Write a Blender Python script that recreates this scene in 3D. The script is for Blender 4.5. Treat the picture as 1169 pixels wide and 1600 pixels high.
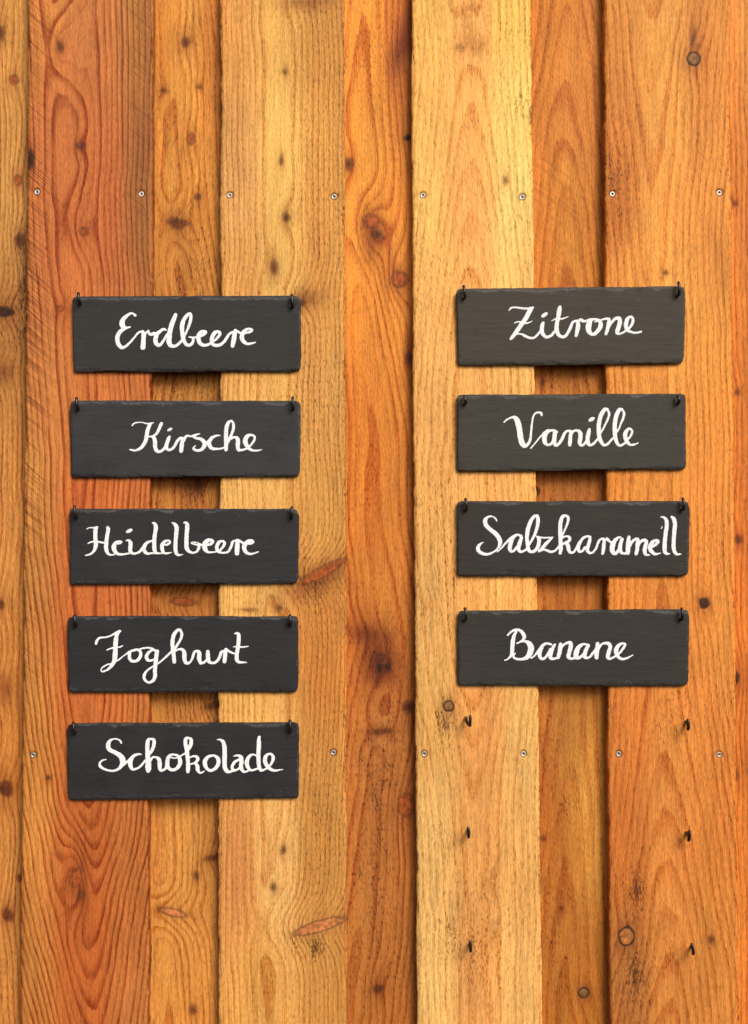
import bpy, math, random
import numpy as np

# ------------------------------------------------------------------ scene, camera, light
for o in list(bpy.data.objects):
    bpy.data.objects.remove(o)
scene = bpy.context.scene
col = scene.collection

PX = 0.00085            # metres per photograph pixel on the wall plane
DIST = 1.6              # camera to wall
PITCH = math.radians(1.55)
CAMZ = 1.5
cam_d = bpy.data.cameras.new('camera')
cam_d.sensor_fit = 'VERTICAL'
cam_d.sensor_height = 36.0
TANV = 800 * PX / DIST
cam_d.lens = 18.0 / TANV
cam_d.clip_start = 0.01
cam_d.clip_end = 100.0
cam = bpy.data.objects.new('camera', cam_d)
cam.location = (0, -DIST, CAMZ)
cam.rotation_euler = (math.radians(90) + PITCH, 0, 0)
col.objects.link(cam)
scene.camera = cam

SUN_EL, SUN_AZ = 36.0, 28.0       # azimuth measured from the wall's normal towards the right
world = bpy.data.worlds.new('World')
scene.world = world
world.use_nodes = True
wn = world.node_tree
bg = wn.nodes['Background']
sky = wn.nodes.new('ShaderNodeTexSky')
sky.sky_type = 'NISHITA'
sky.sun_disc = False
sky.sun_elevation = math.radians(SUN_EL)
sky.sun_rotation = math.radians(180 - SUN_AZ)
sky.air_density = 0.6
sky.dust_density = 4.0
sky.ozone_density = 0.6
wn.links.new(sky.outputs[0], bg.inputs[0])
bg.inputs[1].default_value = 0.075

sun_d = bpy.data.lights.new('sun', 'SUN')
sun_d.energy = 1.5
sun_d.angle = math.radians(28)
sun_d.color = (1.0, 0.96, 0.90)
sun = bpy.data.objects.new('sun', sun_d)
sun.rotation_euler = (math.radians(90 - SUN_EL), 0, math.radians(SUN_AZ))
sun.location = (2, -3, 4)
col.objects.link(sun)

vs = scene.view_settings
vs.view_transform = 'Standard'
vs.look = 'None'
vs.gamma = 1.0
vs.use_curve_mapping = False
vs.exposure = 0.64
scene.cycles.max_bounces = 5
scene.cycles.diffuse_bounces = 3
scene.cycles.glossy_bounces = 2

# ------------------------------------------------------------------ helpers
SP, CP = math.sin(PITCH), math.cos(PITCH)

def W(px, py, Y):
    """photo pixel -> world point on the plane y = Y (arrays welcome)"""
    px = np.asarray(px, float); py = np.asarray(py, float)
    a = (px - 584.5) / 800.0 * TANV
    b = (800.0 - py) / 800.0 * TANV
    dy = CP - b * SP
    dz = SP + b * CP
    t = (Y + DIST) / dy
    return a * t, np.broadcast_to(Y, t.shape) + 0 * t, CAMZ + dz * t

def _hash(ix, iy, seed):
    n = (ix.astype(np.int64) * 374761393 + iy.astype(np.int64) * 668265263 + seed * 974634777) & 0xffffffff
    n = ((n ^ (n >> 13)) * 1274126177) & 0xffffffff
    n = n ^ (n >> 16)
    return (n & 0xffffff) / float(0xffffff)

def vn(x, y, seed=0):
    x = np.asarray(x, float); y = np.asarray(y, float)
    x, y = np.broadcast_arrays(x, y)
    ix = np.floor(x); iy = np.floor(y)
    fx = x - ix; fy = y - iy
    fx = fx * fx * fx * (fx * (fx * 6 - 15) + 10)
    fy = fy * fy * fy * (fy * (fy * 6 - 15) + 10)
    a = _hash(ix, iy, seed); b = _hash(ix + 1, iy, seed)
    c = _hash(ix, iy + 1, seed); d = _hash(ix + 1, iy + 1, seed)
    return (a + (b - a) * fx) * (1 - fy) + (c + (d - c) * fx) * fy

def fbm(x, y, seed=0, octv=4):
    s = 0; a = 0.5; t = 0
    for i in range(octv):
        s = s + a * vn(x * 2 ** i + 17.3 * i, y * 2 ** i + 9.1 * i, seed + i * 31)
        t += a; a *= 0.5
    return s / t

def sstep(a, b, x):
    t = np.clip((x - a) / (b - a), 0, 1)
    return t * t * (3 - 2 * t)

def lin(c):
    c = np.asarray(c, float) / 255.0
    return np.where(c <= 0.04045, c / 12.92, ((c + 0.055) / 1.055) ** 2.4)

def make_mesh(name, verts, quads, mat, loc=(0, 0, 0), parent=None, attrs=None, smooth=True):
    verts = np.asarray(verts, float) - np.asarray(loc, float)
    quads = np.asarray(quads, np.int32)
    me = bpy.data.meshes.new(name)
    n = len(quads)
    me.vertices.add(len(verts))
    me.vertices.foreach_set('co', verts.astype(np.float32).ravel())
    me.loops.add(n * 4)
    me.loops.foreach_set('vertex_index', quads.ravel())
    me.polygons.add(n)
    me.polygons.foreach_set('loop_start', np.arange(0, n * 4, 4, dtype=np.int32))
    me.polygons.foreach_set('loop_total', np.full(n, 4, np.int32))
    if smooth is True:
        me.polygons.foreach_set('use_smooth', np.ones(n, bool))
    elif smooth is not False:
        me.polygons.foreach_set('use_smooth', np.asarray(smooth, bool))
    for k, v in (attrs or {}).items():
        v = np.asarray(v, np.float32)
        if v.ndim == 1:
            a = me.attributes.new(k, 'FLOAT', 'POINT'); a.data.foreach_set('value', v)
        elif v.shape[1] == 3:
            a = me.attributes.new(k, 'FLOAT_VECTOR', 'POINT'); a.data.foreach_set('vector', v.ravel())
        else:
            a = me.attributes.new(k, 'FLOAT_COLOR', 'POINT'); a.data.foreach_set('color', v.ravel())
    me.materials.append(mat)
    me.update(calc_edges=True)
    o = bpy.data.objects.new(name, me)
    col.objects.link(o)
    if parent is not None:
        o.parent = parent
    o_loc = np.asarray(loc, float)
    if parent is not None:
        o_loc = o_loc - np.array(WORLD[parent.name])
    o.location = o_loc
    WORLD[o.name] = tuple(np.asarray(loc, float))
    return o

WORLD = {}

def empty(name, loc):
    o = bpy.data.objects.new(name, None)
    o.empty_display_size = 0.05
    col.objects.link(o)
    o.location = loc
    WORLD[o.name] = tuple(loc)
    return o

def tag(o, label, cat=None, group=None):
    o['label'] = label
    if cat: o['category'] = cat
    if group: o['group'] = group
    return o

class NT:
    """tiny node-tree writer"""
    def __init__(self, name):
        self.m = bpy.data.materials.new(name)
        self.m.use_nodes = True
        self.t = self.m.node_tree
        self.bsdf = self.t.nodes['Principled BSDF']
    def put(self, sock, v):
        if hasattr(v, 'is_linked') or isinstance(v, bpy.types.NodeSocket):
            self.t.links.new(v, sock)
        elif v is not None:
            sock.default_value = v
    def math(self, op, a, b=None, c=None, clamp=False):
        n = self.t.nodes.new('ShaderNodeMath'); n.operation = op; n.use_clamp = clamp
        self.put(n.inputs[0], a)
        if b is not None: self.put(n.inputs[1], b)
        if c is not None: self.put(n.inputs[2], c)
        return n.outputs[0]
    def vmath(self, op, a, b=None):
        n = self.t.nodes.new('ShaderNodeVectorMath'); n.operation = op
        self.put(n.inputs[0], a)
        if b is not None: self.put(n.inputs[1], b)
        return n.outputs[0]
    def attr(self, name):
        n = self.t.nodes.new('ShaderNodeAttribute'); n.attribute_name = name
        return n
    def noise(self, vec, scale=1.0, detail=2.0, rough=0.5, dim='3D', w=None):
        n = self.t.nodes.new('ShaderNodeTexNoise'); n.noise_dimensions = dim
        if vec is not None: self.put(n.inputs['Vector'], vec)
        if w is not None: self.put(n.inputs['W'], w)
        n.inputs['Scale'].default_value = scale
        n.inputs['Detail'].default_value = detail
        n.inputs['Roughness'].default_value = rough
        return n.outputs[0]
    def map(self, v, a, b, c=0.0, d=1.0, smooth=True):
        n = self.t.nodes.new('ShaderNodeMapRange')
        n.interpolation_type = 'SMOOTHSTEP' if smooth else 'LINEAR'
        for s, x in zip((0, 1, 2, 3, 4), (v, a, b, c, d)):
            self.put(n.inputs[s], x)
        return n.outputs[0]
    def mix(self, f, a, b, mode='MIX'):
        n = self.t.nodes.new('ShaderNodeMix'); n.data_type = 'RGBA'; n.blend_type = mode
        self.put(n.inputs[0], f)
        self.put(n.inputs[6], a if not isinstance(a, tuple) else (*a[:3], 1))
        self.put(n.inputs[7], b if not isinstance(b, tuple) else (*b[:3], 1))
        return n.outputs[2]
    def bump(self, h, strength, dist):
        n = self.t.nodes.new('ShaderNodeBump')
        n.inputs['Strength'].default_value = strength
        n.inputs['Distance'].default_value = dist
        self.put(n.inputs['Height'], h)
        self.t.links.new(n.outputs[0], self.bsdf.inputs['Normal'])
    def grey(self, v):
        n = self.t.nodes.new('ShaderNodeCombineColor')
        for i in range(3): self.put(n.inputs[i], v)
        return n.outputs[0]

# ------------------------------------------------------------------ materials
def wood_material():
    N = NT('larch_wood')
    pc = N.attr('pc').outputs['Vector']
    ring = N.attr('ring').outputs['Fac']
    early = N.attr('early').outputs['Color']
    late = N.attr('late').outputs['Color']
    dirt = N.attr('dirt').outputs['Fac']
    saw = N.attr('saw').outputs['Fac']
    sawt = N.attr('sawt').outputs['Fac']
    kd = N.attr('kd').outputs['Fac']
    kn = N.attr('kcol')
    kcol, kout = kn.outputs['Color'], kn.outputs['Alpha']

    wob = N.noise(N.vmath('MULTIPLY', pc, (0.09, 0.012, 1)), 1, 3, 0.55)
    rc = N.math('ADD', ring, N.math('MULTIPLY', N.math('SUBTRACT', wob, 0.5), 0.42))
    f = N.math('FRACT', rc)
    up = N.map(f, 0.30, 0.90)
    dn = N.map(f, 0.90, 1.0, 1, 0)
    lw = N.math('MULTIPLY', up, dn)
    var = N.noise(None, 0.83, 1, 0.5, '1D', rc)
    lw = N.math('MULTIPLY', lw, N.map(var, 0.25, 0.65, 0.30, 1.25))
    brk = N.noise(N.vmath('MULTIPLY', pc, (0.05, 0.006, 1)), 1, 3, 0.6)
    lw = N.math('MULTIPLY', lw, N.map(brk, 0.3, 0.65, 0.45, 1.15))
    lw = N.math('MINIMUM', lw, 1.15)
    c = N.mix(lw, early, late)
    fib = N.noise(N.vmath('MULTIPLY', pc, (0.30, 0.014, 1)), 1, 3, 0.65)
    fib2 = N.noise(N.vmath('MULTIPLY', pc, (0.75, 0.11, 1)), 1, 2, 0.6)
    fm = N.math('ADD', N.math('MULTIPLY', N.math('SUBTRACT', fib, 0.5), 0.95),
                N.math('MULTIPLY', N.math('SUBTRACT', fib2, 0.5), 0.85))
    c = N.mix(1.0, c, N.grey(N.math('ADD', fm, 1.0)), 'MULTIPLY')
    # fine pores: short dark dashes along the grain
    pore = N.noise(N.vmath('MULTIPLY', pc, (0.55, 0.13, 1)), 1, 1, 0.5)
    pm = N.math('MULTIPLY', N.map(pore, 0.525, 0.66), N.math('MULTIPLY', N.map(dirt, 0, 0.7, 0.38, 1.0), N.math('ADD', 0.45, N.math('MULTIPLY', lw, 0.6))), clamp=True)
    c = N.mix(pm, c, N.mix(1.0, c, (0.42, 0.30, 0.22), 'MULTIPLY'))
    # saw marks
    sl = N.noise(None, 0.055, 1, 0.5, '1D', sawt)
    ln = N.map(N.math('ABSOLUTE', N.math('SUBTRACT', N.math('FRACT', N.math('MULTIPLY', sl, 5.0)), 0.5)), 0.0, 0.17, 1, 0)
    smk = N.math('MULTIPLY', ln, saw)
    sl2 = N.noise(None, 0.30, 1, 0.6, '1D', sawt)
    smk2 = N.math('MULTIPLY', N.map(sl2, 0.50, 0.75), N.math('MULTIPLY', saw, 0.40))
    sm = N.math('MAXIMUM', smk, smk2)
    c = N.mix(N.math('MULTIPLY', sm, 0.75), c, N.mix(1.0, c, (0.42, 0.33, 0.28), 'MULTIPLY'))
    # mould and dirt specks that follow the grain
    sp = N.noise(N.vmath('MULTIPLY', pc, (0.40, 0.13, 1)), 1, 3, 0.65)
    big = N.noise(N.vmath('MULTIPLY', pc, (0.06, 0.014, 1)), 1, 3, 0.6)
    th = N.math('SUBTRACT', N.math('SUBTRACT', 0.86, N.math('MULTIPLY', dirt, 0.34)),
                N.math('MULTIPLY', N.math('SUBTRACT', big, 0.5), 0.55))
    spm = N.map(N.math('SUBTRACT', sp, th), 0.0, 0.09, 0.0, 0.85)
    sp2 = N.noise(N.vmath('MULTIPLY', pc, (0.62, 0.17, 1)), 1, 2, 0.6)
    spm = N.math('MAXIMUM', spm, N.map(N.math('SUBTRACT', sp2, N.math('ADD', th, 0.02)), 0.0, 0.08, 0.0, 0.6))
    c = N.mix(spm, c, N.mix(0.45, N.mix(1.0, c, (0.22, 0.15, 0.10), 'MULTIPLY'), (0.045, 0.025, 0.011)))
    # knots
    kw = N.noise(N.vmath('MULTIPLY', pc, (0.22, 0.16, 1)), 1, 3, 0.65)
    kdn = N.math('ADD', kd, N.math('MULTIPLY', N.math('SUBTRACT', kw, 0.5), N.map(kout, 0.1, 0.8, 6.5, 1.8)))
    soft = N.map(kout, 0.0, 0.8, 5.0, 1.1)
    inside = N.map(kdn, N.math('MULTIPLY', soft, -1.0), soft, 0.94, 0)
    rr = N.noise(None, 0.6, 1, 0.5, '1D', kdn)
    kc = N.mix(1.0, kcol, N.grey(N.map(rr, 0.3, 0.7, 0.82, 1.12)), 'MULTIPLY')
    kc = N.mix(1.0, kc, N.grey(N.math('ADD', fm, 1.0)), 'MULTIPLY')
    kc = N.mix(1.0, kc, N.grey(N.map(N.noise(N.vmath('MULTIPLY', pc, (0.13, 0.10, 1)), 1, 2, 0.6), 0.3, 0.7, 0.60, 1.40)), 'MULTIPLY')
    c = N.mix(inside, c, kc)
    ol = N.math('MULTIPLY', N.math('POWER', 2.718, N.math('MULTIPLY', N.math('POWER', N.math('DIVIDE', kdn, 1.5), 2), -1)), kout)
    c = N.mix(ol, c, (0.030, 0.014, 0.006))
    N.t.links.new(c, N.bsdf.inputs['Base Color'])
    N.bsdf.inputs['Roughness'].default_value = 0.62
    N.bsdf.inputs['Specular IOR Level'].default_value = 0.25
    h = N.math('MULTIPLY', lw, -0.35)
    h = N.math('ADD', h, N.math('MULTIPLY', fm, 0.9))
    h = N.math('SUBTRACT', h, N.math('MULTIPLY', sm, 1.3))
    h = N.math('SUBTRACT', h, N.math('MULTIPLY', pm, 0.8))
    h = N.math('SUBTRACT', h, N.math('MULTIPLY', ol, 0.8))
    N.bump(h, 0.6, 0.0007)
    return N.m

def slate_material(name, base, seed):
    N = NT(name)
    tc = N.t.nodes.new('ShaderNodeTexCoord')
    v = N.vmath('ADD', tc.outputs['Object'], (seed * 1.37, seed * 0.71, seed * 2.3))
    n1 = N.noise(N.vmath('MULTIPLY', v, (25, 25, 210)), 1, 5, 0.65)
    n2 = N.noise(v, 18, 4, 0.6)
    n3 = N.noise(N.vmath('MULTIPLY', v, (120, 120, 900)), 1, 3, 0.6)
    # scratches, slightly inclined
    ro = N.t.nodes.new('ShaderNodeVectorRotate'); ro.rotation_type = 'Y_AXIS'
    ro.inputs['Angle'].default_value = 0.45 + 0.15 * seed
    N.put(ro.inputs['Vector'], v)
    s1 = N.noise(N.vmath('MULTIPLY', ro.outputs[0], (9, 30, 420)), 1, 2, 0.5)
    scr = N.map(s1, 0.72, 0.79)
    k = N.math('ADD', 1.0, N.math('MULTIPLY', N.math('SUBTRACT', n1, 0.5), 0.60))
    k = N.math('MULTIPLY', k, N.math('ADD', 1.0, N.math('MULTIPLY', N.math('SUBTRACT', n2, 0.5), 0.95)))
    k = N.math('MULTIPLY', k, N.math('ADD', 1.0, N.math('MULTIPLY', N.math('SUBTRACT', n3, 0.5), 0.35)))
    c = N.mix(1.0, base, N.grey(k), 'MULTIPLY')
    dust = N.map(N.noise(v, 260, 2, 0.5), 0.70, 0.78, 0, 0.30)
    c = N.mix(dust, c, (0.16, 0.155, 0.145))
    c = N.mix(N.math('MULTIPLY', scr, 0.18), c, (0.12, 0.118, 0.112))
    stain = N.map(N.noise(N.vmath('MULTIPLY', v, (60, 60, 38)), 1, 4, 0.65), 0.60, 0.72, 0, 0.45)
    c = N.mix(stain, c, N.mix(1.0, c, (0.55, 0.52, 0.50), 'MULTIPLY'))
    rim = N.attr('rim').outputs['Fac']
    c = N.mix(N.math('MULTIPLY', rim, N.map(n3, 0.35, 0.65, 0.25, 1.0)), c, (0.105, 0.102, 0.096))
    N.t.links.new(c, N.bsdf.inputs['Base Color'])
    N.put(N.bsdf.inputs['Roughness'], N.map(n2, 0.3, 0.7, 0.55, 0.75))
    N.bsdf.inputs['Specular IOR Level'].default_value = 0.32
    h = N.math('ADD', N.math('MULTIPLY', n1, 1.0), N.math('MULTIPLY', n3, 0.35))
    h = N.math('SUBTRACT', h, N.math('MULTIPLY', scr, 0.4))
    N.bump(h, 0.5, 0.0009)
    return N.m

def paint_material():
    N = NT('white_chalk_paint')
    tc = N.t.nodes.new('ShaderNodeTexCoord')
    v = tc.outputs['Object']
    a = N.noise(N.vmath('MULTIPLY', v, (160, 160, 1500)), 1, 3, 0.6)
    b = N.noise(v, 210, 3, 0.6)
    m = N.math('MULTIPLY', N.map(a, 0.44, 0.70), N.map(b, 0.40, 0.62))
    c = N.mix(N.math('MULTIPLY', m, 0.72), (0.93, 0.93, 0.93), (0.46, 0.46, 0.46))
    N.t.links.new(c, N.bsdf.inputs['Base Color'])
    N.bsdf.inputs['Roughness'].default_value = 0.75
    N.bsdf.inputs['Specular IOR Level'].default_value = 0.2
    N.bump(N.math('ADD', a, b), 0.35, 0.0004)
    return N.m

def simple(name, c, rough, metal=0.0, var=0.3, scale=400):
    N = NT(name)
    tc = N.t.nodes.new('ShaderNodeTexCoord')
    n = N.noise(tc.outputs['Object'], scale, 3, 0.6)
    k = N.math('ADD', 1.0, N.math('MULTIPLY', N.math('SUBTRACT', n, 0.5), var))
    N.t.links.new(N.mix(1.0, c, N.grey(k), 'MULTIPLY'), N.bsdf.inputs['Base Color'])
    N.bsdf.inputs['Roughness'].default_value = rough
    N.bsdf.inputs['Metallic'].default_value = metal
    return N.m

M_WOOD = wood_material()
M_PAINT = paint_material()
M_HOOK = simple('black_lacquered_wire', (0.012, 0.009, 0.008), 0.32)
M_ZINC = simple('zinc_screw', (0.62, 0.60, 0.54), 0.45, 0.8, 0.5)

# ------------------------------------------------------------------ the board wall
REC = 0.019             # how far the under boards lie behind the cover boards
YTOP, YBOT = -150, 1750

KN = {  # style: core colour (sRGB), outline, halo darkness, halo size factor
    'live':  ((158, 78, 30), 0.38, 0.45, 0.9),
    'dark':  ((92, 42, 15), 0.22, 0.60, 0.9),
    'black': ((48, 22, 9), 0.55, 0.65, 0.8),
    'ring':  ((176, 108, 52), 1.0, 0.55, 0.45),
    'grey':  ((132, 92, 50), 0.95, 0.62, 0.6),
    'pin':   ((96, 48, 20), 0.15, 0.50, 0.9),
    'pale':  ((208, 142, 66), 0.06, 0.28, 0.9),
    'pink':  ((196, 120, 68), 0.50, 0.25, 0.5),
}

def screws_list():
    top = [(58, 300), (221, 303), (359, 305), (522, 307), (661, 305), (816, 308), (957, 303), (1124, 301)]
    bot = [(52, 1180), (214, 1181), (352, 1178), (521, 1176), (663, 1178), (818, 1178), (967, 1178), (1124, 1179)]
    return top + bot
SCREWS = screws_list()

def build_board(wall, label, xl, xr, under, spec, seed, step=2.0):
    wpx = max(xr) - min(xl)
    nc = int((max(xr[0] - xl[0], xr[1] - xl[1])) / step) + 1
    nr = int((YBOT - YTOP) / step) + 1
    ys = np.linspace(YTOP, YBOT, nr)
    u = np.linspace(0, 1, nc)
    # two extra columns at each rim for the worn arris
    e = 0.8 / (xr[0] - xl[0])
    u = np.concatenate([[0, e], u[1:-1], [1 - e, 1]])
    nc = len(u)
    t = ys / 1600.0
    rough = spec.get('edge', 1.0)
    le = xl[0] + (xl[1] - xl[0]) * t + rough * (3.2 * (fbm(ys * 0.006, 0 * ys + 3, seed) - 0.5) + 2.6 * (fbm(ys * 0.07, 0 * ys + 5, seed + 3) - 0.5))
    re = xr[0] + (xr[1] - xr[0]) * t + rough * (3.2 * (fbm(ys * 0.006, 0 * ys + 3, seed + 7) - 0.5) + 2.6 * (fbm(ys * 0.07, 0 * ys + 5, seed + 9) - 0.5))
    X = le[:, None] + (re - le)[:, None] * u[None, :]
    Yp = np.repeat(ys[:, None], nc, 1)
    # --- growth rings
    s = spec.get('sp', 8.0)
    wx = spec.get('wx', 40.0)
    cxs = spec['cx']                         # [(y, cx), ...]
    cx = np.interp(Yp, [a for a, b in cxs], [b for a, b in cxs])
    cx = cx + 26 * (fbm(Yp * 0.0035, 0 * Yp, seed + 11) - 0.5)
    sl = spec.get('slope', [(0, 0.003)])     # rings per pixel down the board
    yy = np.linspace(YTOP, YBOT, 2000)
    sv = np.interp(yy, [a for a, b in sl], [b for a, b in sl])
    Yint = np.concatenate([[0], np.cumsum(sv[:-1] * np.diff(yy))])
    F = (wx / s) * np.sqrt(((X - cx) / wx) ** 2 + 1) + np.interp(Yp, yy, Yint)
    F = F + 1.5 * (fbm(X * 0.006, Yp * 0.0014, seed + 21) - 0.5) + 0.45 * (fbm(X * 0.025, Yp * 0.006, seed + 22, 2) - 0.5)
    # --- knots
    kd = np.full(X.shape, 60.0)
    kcol = np.zeros(X.shape + (4,)); kcol[..., :3] = lin((120, 60, 25))
    halo = np.ones(X.shape + (3,))
    for k in spec.get('knots', []):
        kx, ky, rx, ry, st = k[:5]
        ang = math.radians(k[5]) if len(k) > 5 else 0
        bumpa = k[6] if len(k) > 6 else 1.0
        core, ol, hd, hs = KN[st] if st in KN else ((0, 0, 0), 0, 0.75 if st == 'smear' else 0.0, 1)
        dx = X - kx; dy = Yp - ky
        rdx = dx * math.cos(ang) + dy * math.sin(ang)
        rdy = -dx * math.sin(ang) + dy * math.cos(ang)
        q = np.sqrt((rdx / rx) ** 2 + (rdy / ry) ** 2)
        wb = 0.16 if st in ('ring', 'grey', 'pink') else 0.56
        q = q * (1 - wb / 2 + wb * fbm(X * 0.11, Yp * 0.09, seed + 91, 3))
        d = (q - 1) * min(rx, ry)
        if st in KN:
            m = d < kd
            kd = np.where(m, d, kd)
            sel = (q < 4) & m
            kcol[sel, :3] = lin(core)
            kcol[sel, 3] = ol
        # halo of stained wood drawn out along the grain
        hq = np.sqrt((rdx / (rx * (1 + 1.1 * hs) + 2)) ** 2 + (rdy / (ry * (1 + 2.2 * hs) + 3)) ** 2)
        hq = hq * (0.8 + 0.5 * fbm(X * 0.08, Yp * 0.03, seed + 71, 3))
        g = hd * np.exp(-hq ** 2 * 1.1)
        halo *= 1 - g[..., None] * np.array([0.56, 0.72, 0.78])
        amp = bumpa * (rx / s) * 1.05
        F = F + amp * np.exp(-((dx / (rx * 1.9 + 4)) ** 2 + (dy / (ry * 3.2 + 12)) ** 2))
    # --- colour of the wood: smooth blend between samples along the board
    cs = spec['cols']                        # (u, y, sRGB)
    wsum = 0; csum = 0
    U = np.repeat(u[None, :], nr, 0)
    for (cu, cy, rgb) in cs:
        w = 1.0 / (((U - cu) / 0.22) ** 2 + ((Yp - cy) / 170.0) ** 2 + 0.08) ** 2
        wsum = wsum + w
        csum = csum + w[..., None] * lin(rgb) * np.array(spec.get('cm', (1.02, 1.0, 0.84)))
    early = csum / wsum[..., None]
    tone = 1 + 0.40 * (fbm(X * 0.022, Yp * 0.0045, seed + 41) - 0.5)
    red = 0.18 * (fbm(X * 0.018, Yp * 0.006, seed + 43) - 0.5)
    early = early * tone[..., None] * np.stack([1 + red * 0.15, 1 - red * 0.8, 1 - red * 1.5], -1)
    lf = np.array(spec.get('late', (0.68, 0.46, 0.30)))
    early = np.clip(early * halo, 0.004, 0.95)
    late = early * lf ** spec.get('lp', 1.05)
    # --- dirt
    dirt = np.full(X.shape, spec.get('dirt0', 0.12) + 0.09)
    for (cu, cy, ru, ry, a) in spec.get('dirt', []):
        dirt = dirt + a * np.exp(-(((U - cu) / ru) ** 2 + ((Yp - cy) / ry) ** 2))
    dirt = dirt + 0.55 * np.exp(-np.minimum(X - le[:, None], re[:, None] - X) / 4.0)
    dirt = np.clip(dirt * (0.55 + 0.9 * fbm(X * 0.03, Yp * 0.008, seed + 51)), 0, 1.4)
    # --- saw marks
    saw = np.full(X.shape, spec.get('saw0', 0.05))
    for (cu, cy, ru, ry, a) in spec.get('saw', []):
        saw = saw + a * np.exp(-(((U - cu) / ru) ** 2 + ((Yp - cy) / ry) ** 2))
    saw = np.clip(saw * (0.25 + 1.4 * fbm(X * 0.02, Yp * 0.01, seed + 61)), 0, 1)
    sawt = Yp - spec.get('sawk', 0.9) * X + 8 * (fbm(X * 0.012, Yp * 0.01, seed + 63) - 0.5) + seed * 100
    # --- relief
    rel = 0.0011 * (fbm(X * 0.012, Yp * 0.003, seed + 81) - 0.5) + 0.00035 * (fbm(X * 0.2, Yp * 0.03, seed + 82) - 0.5)
    dl = (X - le[:, None]); dr = (re[:, None] - X)
    dm = np.minimum(dl, dr)
    rel = rel - 0.0022 * np.clip(1 - dm / (1.5 + 4.0 * fbm(Yp * 0.03, X * 0.02, seed + 83, 3)), 0, 1) ** 1.5
    inb = []
    if not under:
        for (sx, sy) in SCREWS:
            if le.min() < sx < re.max():
                inb.append((sx, sy))
                q = np.sqrt((X - sx) ** 2 + (Yp - sy) ** 2)
                rel = rel - 0.0016 * (1 - sstep(3.5, 7.5, q))
                kd = np.where(q - 4.6 < kd, q - 4.6, kd)
                kcol[(q < 14)] = np.array([*lin((104, 68, 38)), 0.25])
    Yw = (REC if under else 0.0) - rel
    x, y, z = W(X, Yp, Yw)
    front = np.stack([x, y, z], -1).reshape(-1, 3)
    idx = np.arange(nr * nc).reshape(nr, nc)
    q = np.stack([idx[1:, :-1], idx[1:, 1:], idx[:-1, 1:], idx[:-1, :-1]], -1).reshape(-1, 4)
    loop = np.concatenate([idx[0, :], idx[1:, -1], idx[-1, -2::-1], idx[-2:0:-1, 0]])
    back = front[loop].copy(); back[:, 1] = (REC + 0.018 if under else REC - 0.0012)
    nb = len(loop); b0 = nr * nc
    j = np.arange(nb); jn = (j + 1) % nb
    side = np.stack([loop[j], loop[jn], b0 + jn, b0 + j], -1)
    c0, c1, c2, c3 = 0, nc - 1, nc - 1 + nr - 1, 2 * (nc - 1) + nr - 1
    backq = np.array([[b0 + c0, b0 + c1, b0 + c2, b0 + c3]])
    quads = np.concatenate([q, side, backq])
    sm = np.ones(len(quads), bool); sm[len(q):] = False
    verts = np.concatenate([front, back])
    A = lambda v: np.concatenate([v.reshape(nr * nc, -1), v.reshape(nr * nc, -1)[loop]])
    one = np.ones(X.shape)
    attrs = {
        'pc': A(np.stack([X, Yp, one * seed * 13.7], -1)),
        'ring': A(F)[:, 0], 'kd': A(kd)[:, 0], 'dirt': A(dirt)[:, 0], 'saw': A(saw)[:, 0], 'sawt': A(sawt)[:, 0],
        'early': A(np.concatenate([early, one[..., None]], -1)),
        'late': A(np.concatenate([late, one[..., None]], -1)),
        'kcol': A(kcol),
    }
    # the cut sides: shift the noise so that they do not repeat the face
    attrs['pc'][nr * nc:, 0] += 28
    lx, ly, lz = W((xl[1] + xr[1]) / 2, YBOT, REC if under else 0.0)
    ob = make_mesh('board', verts, quads, M_WOOD, (float(lx), float(ly), float(lz)), wall, attrs, sm)
    if label: ob['label'] = label
    for (sx, sy) in inb:
        add_screw(ob, sx, sy)
    return ob

def screw_mesh():
    """countersunk head with a six-lobed recess, facing -Y, origin at the head's face"""
    R = 4.0 * PX
    nseg = 24
    prof = []
    verts = []; quads = []
    ang = np.linspace(0, 2 * math.pi, nseg, endpoint=False)
    def ringv(r, y, lobes=0.0):
        rr = r * (1 + lobes * np.cos(6 * ang))
        return [(rr[i] * math.cos(ang[i]), y, rr[i] * math.sin(ang[i])) for i in range(nseg)]
    rings = [ringv(R * 0.35, 0.010), ringv(R * 0.42, 0.0030), ringv(R, 0.0007), ringv(R * 0.97, 0.0001), ringv(R * 0.85, 0.0),
             ringv(R * 0.47, 0.00005, 0.12), ringv(R * 0.42, 0.0014, 0.12), ringv(R * 0.02, 0.0017)]
    for r in rings: verts += r
    for k in range(len(rings) - 1):
        for i in range(nseg):
            a = k * nseg + i; b = k * nseg + (i + 1) % nseg
            quads.append((a, b, b + nseg, a + nseg))
    return np.array(verts), np.array(quads)
_scr = [None]
rs = random.Random(5)

def add_screw(board, sx, sy):
    wx, wy, wz = (float(a) for a in W(sx, sy, 0.0009))
    if _scr[0] is None:
        v, q = screw_mesh()
        o = make_mesh('screw', v, q, M_ZINC, (0, 0, 0), None, None, False)
        _scr[0] = o.data
        o.parent = board
    else:
        o = bpy.data.objects.new('screw', _scr[0])
        col.objects.link(o)
        o.parent = board
    bw = WORLD[board.name]
    sunk = 0.0003 if (sx, sy) in ((661, 305), (663, 1178)) else 0.0
    o.location = (wx - bw[0], wy + sunk - bw[1], wz - bw[2])
    o.rotation_euler = (rs.uniform(-.05, .05), rs.uniform(0, 6.28), rs.uniform(-.05, .05))

wallz = float(W(584, YBOT, 0)[2])
wall = empty('board_wall', (0.0, REC, wallz))
tag(wall, 'orange larch wall of upright overlapping rough-sawn boards behind all the signs', 'wall')

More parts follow.
